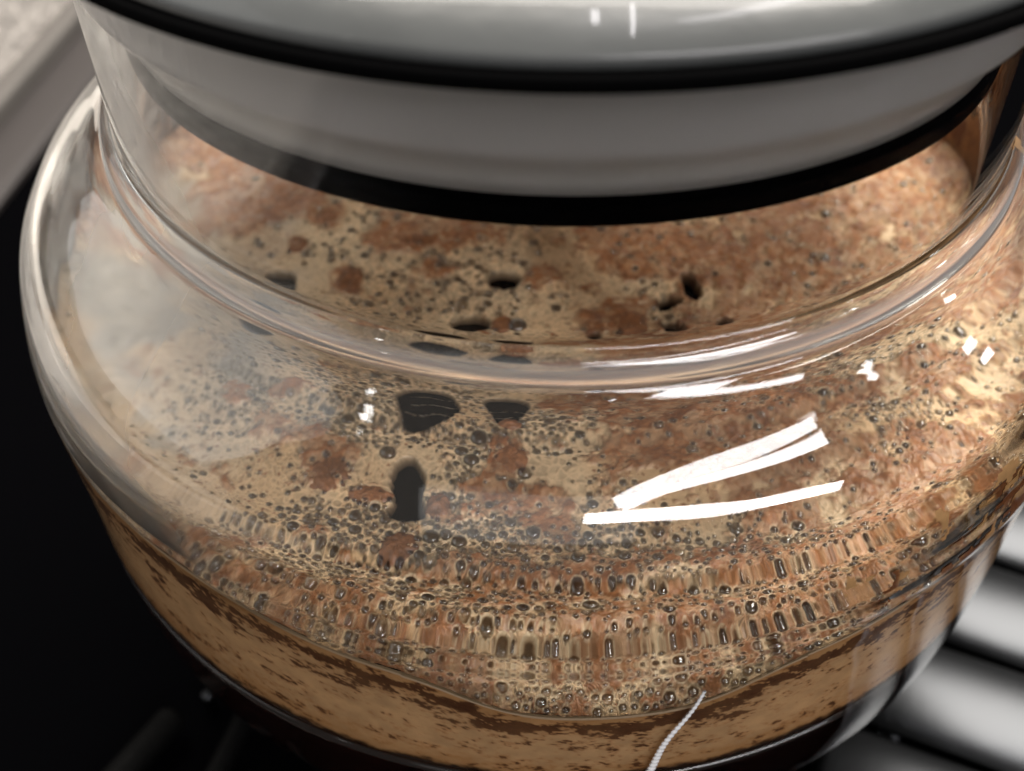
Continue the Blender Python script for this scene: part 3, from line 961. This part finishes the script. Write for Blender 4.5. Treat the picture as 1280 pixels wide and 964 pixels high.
def lump(x, y, a, b, label, seed, tone=1.0, hgt=0.008):
    na, nr_ = 56, 16
    aa = np.linspace(0, 2 * np.pi, na, endpoint=False)
    q = np.linspace(0.02, 1, nr_)
    A_, Q_ = np.meshgrid(aa, q, indexing='ij')
    ro = 1 + 0.30 * (fbm(np.cos(aa) * 1.3, np.sin(aa) * 1.3, 1.2, seed, 4) - 0.5) * 2
    X = ro[:, None] * Q_ * np.cos(A_) * a; Y = ro[:, None] * Q_ * np.sin(A_) * b
    nn = fbm(X + seed, Y, 60, seed + 1, 4); n4 = fbm(X + seed, Y, 150, seed + 2, 3)
    Zh = hgt * (1 - Q_ ** 2.6) + 0.014 * (nn - 0.5) * (1 - Q_ ** 4) + 0.006 * (n4 - 0.5) * (1 - Q_ ** 6) - 0.006 * Q_ ** 6
    c = C(0.27, 0.112, 0.045)[None, None] * (0.5 + 1.0 * nn)[..., None] * tone
    c = np.clip(c * (0.75 + 0.5 * n4)[..., None], 0, 1)
    i = np.arange(na)[:, None]; j = np.arange(nr_ - 1)[None]; i2 = (i + 1) % na
    F = np.stack([i * nr_ + j, i * nr_ + j + 1, i2 * nr_ + j + 1, i2 * nr_ + j], -1).reshape(-1, 4)
    V = np.stack([X, Y, Zh], -1).reshape(-1, 3)
    F = np.concatenate([F, np.stack([np.arange(0, na // 2 - 1) * nr_, np.arange(1, na // 2) * nr_, (na - 1 - np.arange(1, na // 2)) * nr_, (na - 1 - np.arange(0, na // 2 - 1)) * nr_], -1)])
    o = mesh('grounds_lump', V, F, GR, None, True, None, c.reshape(-1, 3))
    o.location = (x, y, ZF + 0.001)
    tag(o, label, 'coffee grounds', 'lumps of wet coffee grounds on the foam')


LUMPS = [(-0.075, -0.723, 0.037, 0.052, 'round red-brown lump of grounds below the three-cornered black opening', 0.95),
         (-0.369, -0.833, 0.05, 0.029, 'long brown lump of grounds touching the left side of the keyhole opening', 0.9),
         (-0.223, -0.857, 0.025, 0.033, 'small brown lump of grounds touching the right side of the keyhole opening', 0.8),
         (-0.083, -0.622, 0.028, 0.024, 'small orange-brown lump on the lower edge of the three-cornered black opening', 1.05),
         (-0.518, -0.119, 0.039, 0.049, 'isolated red-brown lump inside the neck, right of the squarish grey opening', 0.85),
         (-0.617, 0.135, 0.037, 0.046, 'brown lump farthest to the left inside the neck under the lid', 0.85),
         (-0.118, -0.276, 0.029, 0.033, 'small orange-brown lump just right of the wide flat opening inside the neck', 0.95),
         (-0.679, 0.011, 0.025, 0.038, 'smallest brown lump inside the neck at the left', 0.8),
         (-0.461, -0.781, 0.05, 0.051, 'broad dull brown lump in front of the ring, left of the keyhole opening', 0.75),
         (0.792, -0.624, 0.044, 0.034, 'oval brown lump ringed by bubbles at the right of the white lamp reflection', 0.95),
         (0.178, -0.26, 0.064, 0.05, 'flat red-brown lump near the middle of the neck, behind the ring', 0.95),
         (-0.364, 0.039, 0.055, 0.036, 'dark brown lump inside the neck behind the isolated one', 0.8),
         (-0.294, -0.966, 0.043, 0.043, 'low brown lump in front of the keyhole opening', 0.85)]
for n_, (x, y, a, b, lab, tn) in enumerate(LUMPS):
    lump(x, y, a, b, lab, 200 + 7 * n_, tn)

# ---- brew below the foam
cof = lathe('coffee', [(0.001, -0.872), (1.243, -0.872), (1.2395, -0.95), (1.2185, -1.1), (1.122, -1.32), (0.986, -1.6), (0.886, -1.9), (0.836, -2.03), (0.77, -2.06), (0.001, -2.06)], COFFEE, None, 256)
tag(cof, 'dark brewed coffee filling the jar below the foam', 'coffee', kind='stuff')

# let the lamps reach the foam through the clear glass by manifold sampling
for o in bpy.data.objects:
    n = o.name.split('.')[0]
    if n in ('neck', 'neck_ring', 'shoulder', 'body'): o.cycles.is_caustics_caster = True
    if n in ('coffee_foam', 'foam_side', 'grounds_lump', 'foam_residue'): o.cycles.is_caustics_receiver = True
